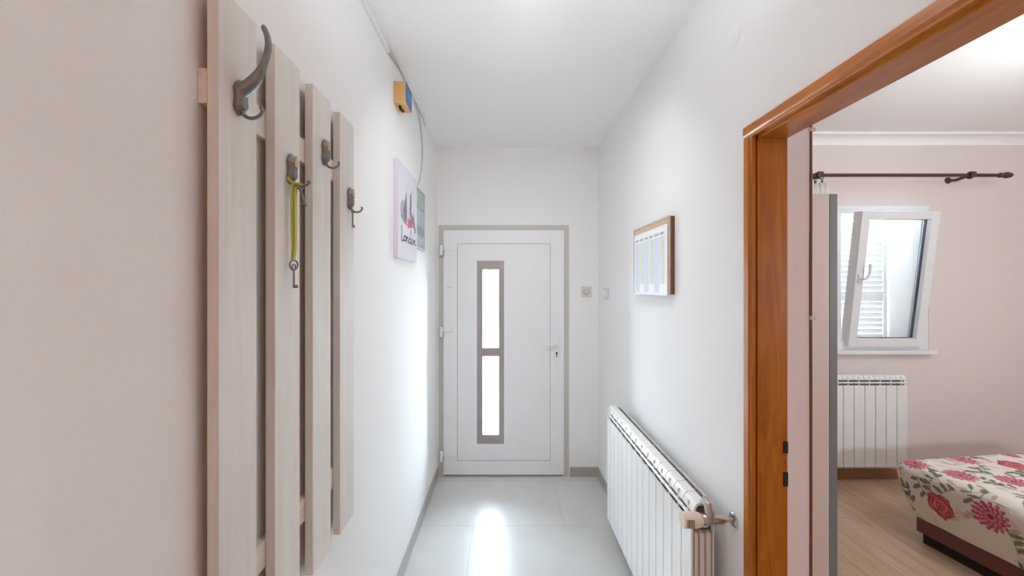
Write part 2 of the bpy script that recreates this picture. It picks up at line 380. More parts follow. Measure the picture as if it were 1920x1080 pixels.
# pier of plaster just inside the doorway
bm = BM(); box(bm, XR2, 1.0165, 1.30, 1.46, 0, ZR, .002); struct('wall_pier', bm, M_wall2, 'narrow plastered pier just inside the bedroom doorway')
cbl = thing('cable', (1.021, 1.296, FR), 'thin reddish brown cable clipped down the edge of the plastered pier', 'cable')
bm = BM(); tube(bm, smooth_path([(1.0207, 1.299, ZR-.005), (1.0207, 1.299, CZ+.3), (1.0197, 1.299, CZ), (1.0207, 1.299, CZ-.5), (1.020, 1.299, FR+.01)], 4), [.0042]*17, 8)
obj('cable_sheath', bm, mat('brown_cable', sRGB(122, 72, 50), .5), cbl, smooth=True)
M_clip = mat('pinkish_clip', sRGB(205, 180, 165), .5)
for z in (CZ+.522, CZ-.105):
    bm = BM(); box(bm, 1.014, 1.031, 1.291, 1.299, z-.006, z+.006, .002); obj('cable_clip', bm, M_clip, cbl)

# ------------------------------------------------------------------ bedroom window
win = thing('window_1', ((wx0+wx1)/2, YW, wz0), 'white plastic bedroom window tilted inwards above the small radiator', 'window', kind='structure')
bm = BM(); ring(bm, wx0, wx1, wz0, wz1, .062, YW+.004, YW+.065, bev=.002)
box(bm, wx0+.0, wx1-.0, YW-.006, YW+.004, wz1-.034, wz1-.002, .002)
obj('window_frame', bm, M_pvc, win)
# tilted sash: built upright about its bottom hinge, then turned
sash = bpy.data.objects.new('sash', None); COL.objects.link(sash); sash.parent = win
sash.matrix_parent_inverse = Matrix.Translation(-Vector(win.location))
sz = CZ-.468; sash.location = (2.684, YW-.004, sz); sash.rotation_euler = (R(6.8), 0, 0)
sw, sh, pr = .588, 1.045, .062
def sobj(name, bm, m, smooth=False):
    o = obj(name, bm, m, smooth=smooth); o.parent = sash; return o
bm = BM(); ring(bm, 0, sw, 0, sh, pr, -.032, .045, bev=.004); sobj('sash_frame', bm, M_pvc)
bm = BM(); ring(bm, pr-.001, sw-pr+.001, pr-.001, sh-pr+.001, .0026, .0, .02, bev=0); ring(bm, pr+.012, sw-pr-.012, pr-.001, sh-pr+.001, .0025, .02, .022, bev=0); sobj('gasket', bm, mat('dark_gasket', sRGB(70, 78, 95), .6))
bm = BM(); box(bm, pr, sw-pr, .008, .014, pr, sh-pr); sobj('glass_pane', bm, M_glass)
bm = BM()
box(bm, .014, .042, -.042, -.032, .50, .57, .003)
tube(bm, smooth_path([(.028, -.036, .535), (.030, -.075, .535), (.045, -.082, .55), (.058, -.082, .59), (.056, -.08, .65)], 5), .009, 10)
sobj('window_handle', bm, M_pvc, True)
bm = BM(); box(bm, wx0-.06, wx1+.012, YW-.055, YW-.0005, wz0-.030, wz0, .006); struct('trim_2', bm, M_pvc, 'narrow white window board under the bedroom window')
# scissor stay on the right side of the tilt sash
bm = BM(); box(bm, wx1-.075, wx1-.063, YW-.10, YW+.02, CZ+.548, CZ+.553); obj('tilt_stay', bm, M_chrome, win)
# shutter outside
sht = thing('shutter', (2.95, YW+.34, wz0), 'white louvred outside shutter seen through the tilted bedroom window', 'shutter')
M_sh = mat('white_shutter', sRGB(240, 242, 243), .5)
M_slat = bpy.data.materials.new('thin_white_slat'); M_slat.use_nodes = True; _n = M_slat.node_tree
_t = _n.nodes.new('ShaderNodeBsdfTranslucent'); _t.inputs['Color'].default_value = (1, 1, 1, 1); _m = _n.nodes.new('ShaderNodeMixShader'); _m.inputs[0].default_value = .02
_n.nodes['Principled BSDF'].inputs['Base Color'].default_value = (.85, .87, .88, 1)
_n.links.new(_n.nodes['Principled BSDF'].outputs[0], _m.inputs[1]); _n.links.new(_t.outputs[0], _m.inputs[2]); _n.links.new(_m.outputs[0], _n.nodes['Material Output'].inputs['Surface'])
ys = YW+.331
bm = BM(); ring(bm, 2.56, 3.40, wz0-.04, wz1+.03, .085, ys, ys+.045); box(bm, 2.60, 3.315, ys+.002, ys+.043, CZ-.13, CZ-.065)
obj('shutter_frame', bm, M_slat, sht)
bm = BM(); z = wz0+.055
while z < wz1-.06:
    p = [(ys+.020, z-.027), (ys+.016, z-.026), (ys+.007, z+.026), (ys+.011, z+.027)]
    prism(bm, p, 2.63, 3.315, 'x'); z += .047
obj('louvre_panel', bm, M_slat, sht)

# second window (added out of view to fill the room with daylight)
w2 = thing('added_window', ((sx0+sx1)/2, YN-.05, sz0), 'plain white unseen window added in the bedroom near wall for its daylight', 'window', kind='structure')
bm = BM(); ring(bm, sx0, sx1, sz0, sz1, .06, YN-.09, YN-.03); box(bm, (sx0+sx1)/2-.03, (sx0+sx1)/2+.03, YN-.09, YN-.03, sz0+.06, sz1-.06)
obj('window_frame', bm, M_pvc, w2)
bm = BM(); box(bm, sx0+.06, sx1-.06, YN-.062, YN-.058, sz0+.06, sz1-.06); obj('glass_pane', bm, M_glass, w2)

# paving and ground outside
bm = BM(); box(bm, -12, 20, YE+.36, 20, -.25, -.12); struct('floor', bm, mat('pale_paving', sRGB(205, 203, 198), .8, vary=.06, vscale=2), 'pale paving outside the house')

bm = BM()
box(bm, wx0-.0, wx0+.006, YW+.07, YW+.329, wz0, wz1); box(bm, wx1-.006, wx1, YW+.07, YW+.329, wz0, wz1); box(bm, wx0+.006, wx1-.006, YW+.07, YW+.329, wz0, wz0+.006); box(bm, wx0+.006, wx1-.006, YW+.07, YW+.329, wz1-.006, wz1)
struct('trim_3', bm, M_ceil, 'white plastered reveal around the bedroom window')
# ------------------------------------------------------------------ radiators
def rad_section(pitch, H, depth):
    """one aluminium element, local: x along the radiator, y depth (0 front), z up"""
    w = pitch/2-.0017; bm = BM()
    # front plate
    prism(bm, [(-w, .004), (-w+.003, 0), (w-.003, 0), (w, .004), (w, .0065), (-w, .0065)], 0, H-.074, 'z')
    # louvre rib
    prism(bm, [(.004, H-.060), (.003, H-.054), (.006, H-.050), (.011, H-.049), (.009, H-.060)], -w, w, 'x')
    # top cap with a rounded nose
    prism(bm, [(.006, H-.034), (.007, H-.026), (.011, H-.013), (.018, H-.004), (.026, H), (depth-.026, H), (depth-.024, H-.006), (.026, H-.008), (.018, H-.018), (.014, H-.034)], -w, w, 'x')
    # rear fin
    box(bm, -w, w, depth-.004, depth, .01, H-.003, .001)
    return bm
def rad_inner(pitch, H, depth):
    bm = BM(); w = pitch/2-.0011
    box(bm, -.0035, .0035, .0055, depth-.003, .012, H-.010)
    lathe(bm, [(.02, .015), (.03, .017), (H-.04, .017), (H-.03, .012)], (0, depth*.5, 0), 'z', 12)
    for y0_, y1_ in ((.013, .026), (.032, .048), (.054, .070)):
        box(bm, -w+.002, w-.002, y0_, y1_, .03, H-.105, .004)
    return bm
def radiator(name, label, n, pitch, H, depth, origin, rot, valve, group=None):
    t = thing(name, origin, label, 'radiator', group); t.rotation_euler = (0, 0, rot)
    s0 = obj('section', rad_section(pitch, H, depth), M_rad, smooth=True); i0 = obj('section_core', rad_inner(pitch, H, depth), M_radin, smooth=True)
    for k in range(n):
        s = s0 if k == 0 else s0.copy(); i = i0 if k == 0 else i0.copy()
        if k: COL.objects.link(s); COL.objects.link(i)
        s.parent = t; s.location = (pitch*(k+.5), 0, 0); i.parent = s; i.location = (0, 0, 0)
    for z in (.06, H-.062):
        bm = BM()
        tube(bm, [(.004, depth*.55, z), (n*pitch-.004, depth*.55, z)], .021, 18)
        for x in (0, n*pitch):
            lathe(bm, [(-.006, .019), (.006, .022)] if x == 0 else [(-.006, .022), (.006, .019)], (x, depth*.55, z), 'x', 20)
        obj('header_pipe', bm, M_rad, t, smooth=True, recenter=False)
    bm = BM(); box(bm, .016, n*pitch-.016, .014, .0745, H-.10, H-.030); box(bm, .016, n*pitch-.016, .0585, .0745, H-.0299, H-.010); obj('slot_shade_box', bm, M_slotshade, t, recenter=False)  # grey boxes paint the shade seen through the slots
    for x in (pitch*1.5, pitch*(n-1.5)):
        bm = BM(); box(bm, x-.012, x+.012, depth-.001, depth+.0435, H-.12, H-.09)
        obj('wall_bracket', bm, M_radin, t, recenter=False)
    return t
# hall radiator: front faces -x; local x axis runs toward +y (far)
RY0, RL = 1.353, 1.12
hr = radiator('radiator', 'long white ribbed aluminium radiator on the hall wall beside the wooden door frame', 14, .08, .710, .080, (.648, RY0+RL, CZ-1.464), R(-90), True)
# local: x -> world -y, y -> world +x. near end is local x = 1.12
M_head = mat('cream_plastic_head', sRGB(232, 214, 200), .4)
ye = RY0-.035; zv = CZ-.790
bm = BM()
tube(bm, [(.692, RY0-.004, zv+.048), (.692, ye+.006, zv+.046), (.692, ye-.002, zv+.020), (.692, ye, zv)], [.017, .016, .015, .016], 14)
tube(bm, [(.664, ye, zv), (.735, ye, zv)], [.0165, .0165], 16)
lathe(bm, [(.0, .019), (.018, .019)], (.665, ye, zv), 'x', 8)
v = obj('valve_body', bm, M_chrome, hr, smooth=True)
v.parent = hr; v.matrix_parent_inverse = (Matrix.Translation(hr.location) @ Matrix.Rotation(R(-90), 4, 'Z')).inverted()
INV = v.matrix_parent_inverse.copy()
bm = BM(); lathe(bm, [(0, .010), (.001, .0235), (.004, .0255), (.045, .0265), (.058, .0235), (.066, .019), (.069, .010)], (.598, ye, zv), 'x', 24)
h = obj('thermostat_head', bm, M_head, hr, smooth=True); h.matrix_parent_inverse = INV
bm = BM()
for k in range(5): box(bm, .606+k*.0052, .608+k*.0052, ye-.0272, ye-.0245, zv-.014, zv+.014)
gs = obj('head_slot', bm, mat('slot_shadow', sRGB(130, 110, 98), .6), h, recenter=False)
bm = BM(); tube(bm, [(.735, ye, zv), (.742, ye, zv), (.7425, ye, zv), (.771, ye, zv)], [.0125, .0125, .0085, .0085], 14); p = obj('supply_pipe', bm, M_chrome, hr, smooth=True); p.matrix_parent_inverse = INV
bm = BM(); lathe(bm, [(0, .012), (.003, .021), (.006, .024)], (.7665, ye, zv), 'x', 20); p = obj('wall_rosette', bm, M_chrome, hr, smooth=True); p.matrix_parent_inverse = INV

# bedroom radiator: faces -y; 10 elements, right end at x=3.057
br_ = radiator('radiator', 'short white ribbed aluminium radiator under the bedroom window', 10, .0812, .695, .080, (3.057-.812, 2.955, CZ-1.373), 0, False)

# ------------------------------------------------------------------ wardrobe
wd = thing('wardrobe', (1.2, 2.2, FR), 'tall light beige wardrobe with a grey front edge just inside the bedroom doorway', 'wardrobe')
M_ward = mat('beige_laminate_board', sRGB(205, 190, 180), .45, vary=.02); M_grey = mat('grey_door_edge', sRGB(120, 118, 118), .4)
wtop = CZ+.417
bm = BM(); box(bm, XR2+.012, 1.457, 1.75, 2.62, FR+.01, wtop, .001); obj('cabinet_body', bm, M_ward, wd)
bm = BM(); box(bm, 1.4590, 1.4935, 1.7495, 2.185, FR+.02, wtop-.001, .001); dd = obj('door', bm, M_grey, wd)
bm = BM(); box(bm, 1.4590, 1.4935, 2.187, 2.62, FR+.02, wtop-.001, .001); obj('door', bm, M_grey, wd)
bm = BM(); box(bm, XR2+.012, 1.45, 1.77, 2.60, FR, FR+.0099); obj('plinth', bm, M_grey, wd)

# ------------------------------------------------------------------ curtain rod
rodz, rody = CZ+.837, 2.93
rd = thing('curtain_rod', (3.502, YW, CZ+.84), 'dark bronze curtain rod with a turned finial above the bedroom window', 'curtain rod')
bm = BM(); tube(bm, [(2.10, rody, rodz), (3.72, rody, rodz)], .0125, 16)
obj('rod', bm, M_rod, rd, smooth=True)
bm = BM(); lathe(bm, [(0, .014), (.008, .019), (.02, .015), (.035, .019), (.06, .024), (.068, .017), (.078, .02), (.09, .017), (.105, .008)], (3.715, rody, rodz), 'x', 18)
obj('finial', bm, M_rod, rd, smooth=True)
def bracket(x):
    bm = BM()
    lathe(bm, [(-.012, .014), (-.006, .024), (0, .026)], (x, YW, CZ+.838), 'y', 18)
    tube(bm, smooth_path([(x, YW-.008, CZ+.838), (x, YW-.05, CZ+.826), (x, YW-.09, CZ+.830), (x, rody+.022, CZ+.834)], 4), [.011]*13, 10)
    n = 20; pts = [(x, rody+.021*math.cos(2*math.pi*k/n), rodz+.021*math.sin(2*math.pi*k/n)) for k in range(n+1)]
    tube(bm, [(p[0], p[1], p[2]) for p in pts], .0085, 8, cap=False)
    box(bm, x-.02, x+.02, rody-.024, rody-.018, rodz-.02, rodz+.022, .004)
    return bm
obj('bracket', bracket(3.502), M_rod, rd, smooth=True)
obj('bracket', bracket(2.36), M_rod, rd, smooth=True)
# rings with clips and the gathered sheer curtain
for x, w_ in ((2.30, 'leftmost of the three small dark clip rings at the left end of the curtain rod'), (2.335, 'middle one of the three small dark clip rings on the curtain rod'), (2.385, 'rightmost of the three small dark clip rings at the left end of the rod')):
    t = thing('curtain_ring', (x, rody, rodz), w_, 'curtain ring', 'curtain rings at the left end of the rod')
    bm = BM(); n = 18
    tube(bm, [(x, rody+.020*math.cos(2*math.pi*k/n), rodz-.006+.021*math.sin(2*math.pi*k/n)) for k in range(n+1)], .0028, 8, cap=False)
    obj('ring', bm, M_dark, t, smooth=True)
    bm = BM(); n = 12
    tube(bm, [(x+.008*math.cos(2*math.pi*k/n), rody, rodz-.036+.008*math.sin(2*math.pi*k/n)) for k in range(n+1)], .0025, 6, cap=False)
    box(bm, x-.006, x+.006, rody-.004, rody+.004, rodz-.062, rodz-.044, .002)
    obj('clip', bm, M_dark, t, smooth=True)
bm = BM(); n = 60; rows = 24
g_ = []
for j in range(rows+1):
    z = (rodz-.058)*(1-j/rows)+(FR+.05)*j/rows
    g_.append([bm.verts.new((2.06+.36*(i/n)+(.02*math.sin(j*.4) if j > 3 else 0), 2.925+.018*math.sin(i*1.05+.1*j), z-(.006*math.sin(i*.8)**2 if j == 0 else 0))) for i in range(n+1)])
for j in range(rows):
    for i in range(n): bm.faces.new((g_[j][i], g_[j][i+1], g_[j+1][i+1], g_[j+1][i]))
c = obj('curtain', bm, mat('sheer_white_fabric', (.85, .85, .83, 1), .9), smooth=True)
md = c.modifiers.new('thick', 'SOLIDIFY'); md.thickness = .0015
tag(c, 'gathered white sheer curtain hanging behind the wardrobe top', 'curtain')

# ------------------------------------------------------------------ bed
BA = R(7); bed = thing('bed', (2.40, 2.42, FR), 'low bed with a rose patterned cover and brown base in the bedroom', 'bed')
bed.rotation_euler = (0, 0, BA)     # local +x across the bed, local -y toward the viewer; origin = far left corner of the cover
M_base = mat('brown_bed_base', sRGB(112, 68, 62), .55, bump=.1, bscale=150)
bw, bl = 1.42, 2.0; zt, zb = CZ-1.062-FR, CZ-1.367-FR     # local heights
bm = BM(); box(bm, .045, bw-.04, -bl+.05, -.10, .062, zb+.02, .004); obj('bed_base', bm, M_base, bed, recenter=False)
bm = BM(); box(bm, .065, bw-.08, -bl+.10, -.12, 0, .0618); obj('bed_shade_plinth', bm, mat('shade_plinth_brown', sRGB(48, 32, 30), .7), bed, recenter=False)  # near-black colour stands for the shadow recess under the base
def bed_cover():
    r = .062; st = .0045
    verts = []; faces = []; uv = []
    def grid(fn, nu, nv):
        b0 = len(verts)
        for i in range(nu+1):
            for j in range(nv+1):
                p, q = fn(i/nu, j/nv); verts.append(p); uv.append(q)
        for i in range(nu):
            for j in range(nv):
                a = b0+i*(nv+1)+j; faces.append((a, a+1, a+nv+2, a+nv+1))
    H = zt-zb
    VW, VL = .95, .95
    grid(lambda u, v: ((u*VW, -v*VL, zt), (u*VW, v*VL)), int(VW/st), int(VL/st))                   # near part of the top, fine
    grid(lambda u, v: ((0, -u*VL, zt-v*H), (-v*H, u*VL)), int(VL/st), int(H/st))                   # left side, fine
    grid(lambda u, v: ((u*VW, 0, zt-v*H), (u*VW, -v*H)), int(VW/st), int(H/st))                    # far side
    grid(lambda u, v: ((VW+u*(bw-VW), -v*bl, zt), (VW+u*(bw-VW), v*bl)), 40, 160)
    grid(lambda u, v: ((u*VW, -VL-v*(bl-VL), zt), (u*VW, VL+v*(bl-VL))), 80, 80)
    grid(lambda u, v: ((0, -VL-u*(bl-VL), zt-v*H), (-v*H, VL+u*(bl-VL))), 80, 30)
    grid(lambda u, v: ((VW+u*(bw-VW), 0, zt-v*H), (VW+u*(bw-VW), -v*H)), 40, 30)
    grid(lambda u, v: ((bw, -u*bl, zt-v*H), (bw+v*H, u*bl)), 60, 12)
    grid(lambda u, v: ((u*bw, -bl, zt-v*H), (u*bw, bl+v*H)), 60, 12)
    grid(lambda u, v: ((u*bw, -v*bl, zb), (u*bw, v*bl)), 4, 4)
    P = np.array(verts); U = np.array(uv)
    lo = np.array([r, -bl+r, zb-1]); hi = np.array([bw-r, -r, zt-r])
    C = np.clip(P, lo, hi); D = P-C; n = np.linalg.norm(D, axis=1); k = n > 1e-9
    k &= (P[:, 2] > zb-.001)
    Q = P.copy(); m_ = np.maximum(np.abs(D).max(axis=1), 1e-9)
    Q[k] = C[k]+D[k]/n[k, None]*np.minimum(m_[k], r)[:, None]
    # cover tapers in towards its lower hem and the top is softly quilted
    dz = np.clip((zt-.07-Q[:, 2])/(H-.07), 0, 1)**1.5
    Q[:, 1] -= dz*.085*np.clip(1+Q[:, 1]/.3, 0, 1); Q[:, 0] += dz*.035*np.clip(1-Q[:, 0]/.3, 0, 1)
    Q[:, 2] += np.where(Q[:, 2] > zt-.03, .004*np.sin(U[:, 0]*19+1)*np.sin(U[:, 1]*17), 0)
    Q[:, 0] -= .003*np.sin(U[:, 1]*23)*(Q[:, 2] < zt-.03)*(Q[:, 0] < .1)
    # pattern ----------------------------------------------------
    rng = np.random.RandomState(5)
    col = np.tile(np.array([.80, .765, .69]), (len(U), 1))
    def blend(mask, c, a=1.0):
        mm = np.clip(mask, 0, 1)[:, None]*a; col[:] = col*(1-mm)+np.array(c)*mm
    lin = lambda r_, g_, b_: np.array(sRGB(r_, g_, b_)[:3])
    flowers = [(-.17, .235, 'r', .072), (-.105, .45, 'm', .075), (-.17, -.03, 'm', .055), (.05, .09, 'm', .065), (.13, .25, 'm', .07),
               (.40, .08, 'm', .075), (.60, .19, 'r', .075), (.335, .34, 'm', .075), (-.21, .66, 'm', .07), (-.03, .76, 'r', .07), (.78, .05, 'm', .06), (.8, .36, 'm', .07), (.1, .58, 'r', .07), (.56, .5, 'm', .07)]
    pts = [(f[0], f[1]) for f in flowers]
    tries = 0
    while tries < 2500:
        tries += 1
        a, b = rng.uniform(-.3, bw+.3), rng.uniform(-.3, bl+.3)
        if all((a-x)**2+(b-y)**2 > .19**2 for x, y in pts):
            if a < .8 and b < .5: continue
            pts.append((a, b)); flowers.append((a, b, rng.choice(['r', 'm']), rng.uniform(.05, .072)))
    def leafshape(cx, cy, ang, L, wd, c, vein=True):
        d = (U[:, 0]-cx)*math.cos(ang)+(U[:, 1]-cy)*math.sin(ang); e = -(U[:, 0]-cx)*math.sin(ang)+(U[:, 1]-cy)*math.cos(ang)
        t = d/L; w = wd*np.sqrt(np.clip(4*t*(1-t), 0, 1))*(1-.3*t)
        inside = (t > 0) & (t < 1) & (np.abs(e) < w)
        blend(inside.astype(float), c, .9)
        if vein: blend((inside & (np.abs(np.abs(e)-w) < .0035)).astype(float), np.array(c)*.62); blend((inside & (np.abs(e) < .0022)).astype(float), np.array(c)*.55)
    def stem(cx, cy, ang, L, c):
        for s_ in np.linspace(0, 1, 24):
            x = cx+L*s_*math.cos(ang+.7*s_); y = cy+L*s_*math.sin(ang+.7*s_)
            blend(((U[:, 0]-x)**2+(U[:, 1]-y)**2 < .0034**2).astype(float), c, .9)
    green = lin(134, 136, 118); pale = lin(206, 198, 180); tan = lin(192, 170, 148); pinkp = lin(226, 202, 196)
    # pale background leaves, then stems and green leaves, then the flowers
    for _ in range(420):
        a, b = rng.uniform(-.3, bw), rng.uniform(-.3, 1.3)
        leafshape(a, b, rng.uniform(0, 6.28), rng.uniform(.04, .075), rng.uniform(.010, .018), [pale, tan, pinkp][rng.randint(3)], False)
    for fx, fy, k_, rr in flowers:
        for q in range(3):
            an = rng.uniform(0, 6.28)
            stem(fx, fy, an, rr*2.1, green*.9)
            for s_ in (1.15, 1.6, 2.0):
                x = fx+rr*s_*math.cos(an+.33*s_); y = fy+rr*s_*math.sin(an+.33*s_)
                leafshape(x, y, an+rng.choice([-1, 1])*rng.uniform(.5, 1.2), rng.uniform(.035, .055), rng.uniform(.010, .015), green)
    for fx, fy, k_, rr in flowers:
        dx, dy = U[:, 0]-fx, U[:, 1]-fy; d = np.sqrt(dx*dx+dy*dy); th = np.arctan2(dy, dx)
        near = d < rr*1.5
        if not near.any(): continue
        ph = rng.uniform(0, 6)
        if k_ == 'r':
            edge = rr*(.92+.07*np.sin(5*th+ph)+.03*np.sin(11*th))
            blend((d < edge).astype(float), lin(150, 58, 68))
            for lay, (sc, n_, c_) in enumerate(((.88, 5, lin(205, 108, 116)), (.66, 4, lin(176, 74, 84)), (.56, 4, lin(222, 140, 142)), (.36, 3, lin(168, 66, 76)), (.27, 3, lin(214, 124, 128)), (.12, 2, lin(150, 58, 68)))):
                blend((d < edge*sc*(1+.08*np.sin(n_*th+ph+lay*1.7))).astype(float), c_)
            sp = np.sin(d/rr*22+th*2+ph); blend(((d < edge*.85) & (sp > .55)).astype(float), lin(165, 66, 76), .55)
        else:
            for lay in range(7):
                sc = 1-.135*lay; n_ = 15-lay
                pet = np.abs(np.cos(n_*.5*th+ph+lay*.9))**.55
                edge = rr*sc*(.62+.38*pet)
                c_ = lin(184, 86, 106) if lay % 2 == 0 else lin(222, 156, 168)
                blend((d < edge).astype(float), c_)
                blend(((d < edge) & (d > edge-.0042) & (pet < .8)).astype(float), lin(140, 44, 66), .8)
            blend((d < rr*.16).astype(float), lin(150, 50, 66))
    me = bpy.data.meshes.new('bed_cover'); me.from_pydata([tuple(p) for p in Q], [], faces); me.update()
    at = me.color_attributes.new('print', 'FLOAT_COLOR', 'POINT')
    at.data.foreach_set('color', np.hstack([col, np.ones((len(col), 1))]).astype(np.float32).ravel())
    for p in me.polygons: p.use_smooth = True
    b2 = bmesh.new(); b2.from_mesh(me); bmesh.ops.remove_doubles(b2, verts=b2.verts, dist=.0006); bmesh.ops.recalc_face_normals(b2, faces=b2.faces); b2.to_mesh(me); b2.free()
    m = bpy.data.materials.new('rose_print_fabric'); m.use_nodes = True; nt = m.node_tree; bs = nt.nodes['Principled BSDF']
    a_ = nt.nodes.new('ShaderNodeVertexColor'); a_.layer_name = 'print'; nt.links.new(a_.outputs['Color'], bs.inputs['Base Color']); bs.inputs['Roughness'].default_value = .8
    bs.inputs['Specular IOR Level'].default_value = .25
    me.materials.append(m)
    o = bpy.data.objects.new('bed_cover', me); COL.objects.link(o); o.parent = bed
bed_cover()

# ------------------------------------------------------------------ coat rack
XF, XB = -.523, -.5445
rack = thing('coat_rack', (XL, 1.03, CZ-.787), 'tall whitewashed wooden slat coat rack with iron hooks on the left wall', 'coat rack')
PY = [.711, .885, 1.059, 1.233]; PW = [.1085, .1065, .109, .1125]
rnd = random.Random(3)
for i, (y, w_) in enumerate(zip(PY, PW)):
    bm = BM(); box(bm, XB, XF, y, y+w_, CZ-.787, CZ+.552, .0012)
    o = obj('plank', bm, M_plank, rack); o.data.materials.append(M_raw)
    for f in o.data.polygons:
        if f.normal.x < -.9: f.material_index = 1
for z0, z1 in ((CZ+.335, CZ+.399), (CZ-.637, CZ-.574)):
    bm = BM(); box(bm, XL+.0005, XB-.0003, .7105, 1.343, z0, z1, .001); obj('rail', bm, M_rail, rack)
def hook(y, z, big):
    """shield plate on the plank plus a small lower hook; the first one keeps its long hat arm"""
    bm = BM(); H = .066 if not big else .062
    w_ = .0145
    z1 = z; z0 = z-H
    out = [(y-w_, z0+.010), (y-w_*.75, z0+.002), (y, z0-.004), (y+w_*.75, z0+.002), (y+w_, z0+.010), (y+w_*.8, z0+.03), (y+w_, z1-.016), (y+w_*.6, z1-.004), (y, z1+.004), (y-w_*.6, z1-.004), (y-w_, z1-.016), (y-w_*.8, z0+.03)]
    A = [bm.verts.new((XF, a, b)) for a, b in out]; B = [bm.verts.new((XF+.006, a, b)) for a, b in out]
    cy, cz_ = y, (z0+z1)/2
    Cc = [bm.verts.new((XF+.0155, cy+(a-cy)*.6, cz_+(b-cz_)*.7)) for a, b in out]
    n = len(out)
    for k in range(n):
        bm.faces.new((A[k], A[(k+1) % n], B[(k+1) % n], B[k])); bm.faces.new((B[k], B[(k+1) % n], Cc[(k+1) % n], Cc[k]))
    bm.faces.new(Cc)
    bm.faces.new(A[::-1])
    h = obj('hook', bm, M_iron, rack)
    for zz in ((z1-.018,) if not big else (z0+.018,)):
        bm = BM()
        if big: lathe(bm, [(0, .0045), (.003, .003)], (XF+.0120, y, zz), 'x', 10)
        else: prism(bm, [(y-.0075, zz-.010), (y+.0075, zz-.012), (y+.008, zz+.004), (y+.001, zz+.017), (y-.007, zz+.008)], XF+.008, XF+.0175, 'x')
        obj('cap_and_highlight', bm, M_hilite if not big else M_iron, h, smooth=True)  # tan facet paints the small plates' highlight; big hook gets a screw cap
    return h
def lower(h, y, z, reach=.047, drop=.017, r=.0032):
    pts = [(XF+.006, y, z, r*1.5), (XF+.010, y, z-drop*.55, r*1.15), (XF+.018, y, z-drop*.95, r), (XF+.030, y, z-drop*1.05, r*.95), (XF+reach-.006, y, z-drop*.8, r*.9), (XF+reach-.001, y, z-drop*.3, r*.9), (XF+reach-.004, y, z-.0, r)]
    sp = smooth_path(pts, 5); bm = BM(); tube(bm, [p[:3] for p in sp], [p[3] for p in sp], 10)
    obj('lower_hook', bm, M_iron, h, smooth=True)
h = hook(.762, CZ+.400, True)
# long upper arm: starts wide on the plate and sweeps out and up (a flat tapered horn)
sp = smooth_path([(XF+.004, .760, CZ+.378, .0125), (XF+.012, .762, CZ+.385, .0135), (XF+.024, .764, CZ+.396, .0125), (XF+.036, .765, CZ+.411, .0105), (XF+.046, .766, CZ+.432, .0072),
                  (XF+.0535, .767, CZ+.455, .0064), (XF+.0562, .768, CZ+.477, .0062), (XF+.053, .769, CZ+.496, .0058), (XF+.046, .770, CZ+.512, .0052), (XF+.0445, .770, CZ+.514, .003)], 5)
bm = BM(); tube(bm, [p[:3] for p in sp], [p[3] for p in sp], 14, flat=1.0)
obj('upper_arm', bm, M_iron, h, smooth=True)
lower(h, .762, CZ+.350, .049, .020, .0036)
hk = [(.945, CZ+.318, 1), (1.122, CZ+.420, 1), (1.303, CZ+.327, 1)]
for y, z, _ in hk:
    h = hook(y, z, False); lower(h, y, z-.062, .049 if y < 1 else .046, .012 if y < 1 else .016)

# lanyard with key on the second hook
hy, hz = .945, CZ+.318-.062
M_lime = mat('lime_fabric', sRGB(182, 178, 72), .75, bump=.2, bscale=300)
ln = thing('lanyard', (XF+.02, hy, hz), 'lime green lanyard with a key ring hanging from the hook on the second plank', 'lanyard')
bm = BM()
def ribbon(bm, pts, w_, t_=.0012):
    """flat band through pts, width along y"""
    A = []
    for i, p in enumerate(pts):
        ww = w_[i] if hasattr(w_, '__len__') else w_
        A.append([bm.verts.new((p[0]+a*t_, p[1]+b*ww, p[2])) for a, b in ((-1, -1), (1, -1), (1, 1), (-1, 1))])
    for a, b in zip(A, A[1:]):
        for k in range(4): bm.faces.new((a[k], a[(k+1) % 4], b[(k+1) % 4], b[k]))
    bm.faces.new(A[0][::-1]); bm.faces.new(A[-1])
xs = XF+.0135
ribbon(bm, smooth_path([(XF+.028, hy-.001, hz-.012), (XF+.020, hy-.004, hz-.006), (xs, hy-.008, hz-.012), (xs-.001, hy-.010, hz-.05), (xs-.001, hy-.009, hz-.11), (xs+.001, hy-.010, hz-.16), (xs, hy-.011, hz-.192)], 5), .0068)
ribbon(bm, smooth_path([(XF+.030, hy+.004, hz-.012), (xs+.003, hy-.002, hz-.02), (xs+.004, hy-.006, hz-.07), (xs+.003, hy-.004, hz-.12), (xs+.004, hy-.008, hz-.17), (xs+.002, hy-.011, hz-.192)], 5), .005)
obj('strap', bm, M_lime, ln, smooth=True)
bm = BM(); tube(bm, smooth_path([(XF+.008, hy-.024, hz+.002), (XF+.012, hy-.012, hz-.006), (XF+.028, hy, hz-.0095), (XF+.044, hy+.004, hz-.0095)], 4), .0032, 8)
obj('strap_loop', bm, M_lime, ln, smooth=True)
def ringm(c, r, t_, ax='x', n=20):
    bm = BM(); pts = []
    for k in range(n+1):
        a = 2*math.pi*k/n
        pts.append((c[0]+(r*math.cos(a)*.35), c[1]+r*math.cos(a)*.94, c[2]+r*math.sin(a)))
    tube(bm, pts, t_, 8, cap=False); return bm
M_steel = mat('worn_steel', sRGB(150, 142, 132), .35, metal=.9)
kc = (xs+.003, hy-.011, hz-.205)
obj('key_ring', ringm(kc, .0115, .0024), M_steel, ln, smooth=True)
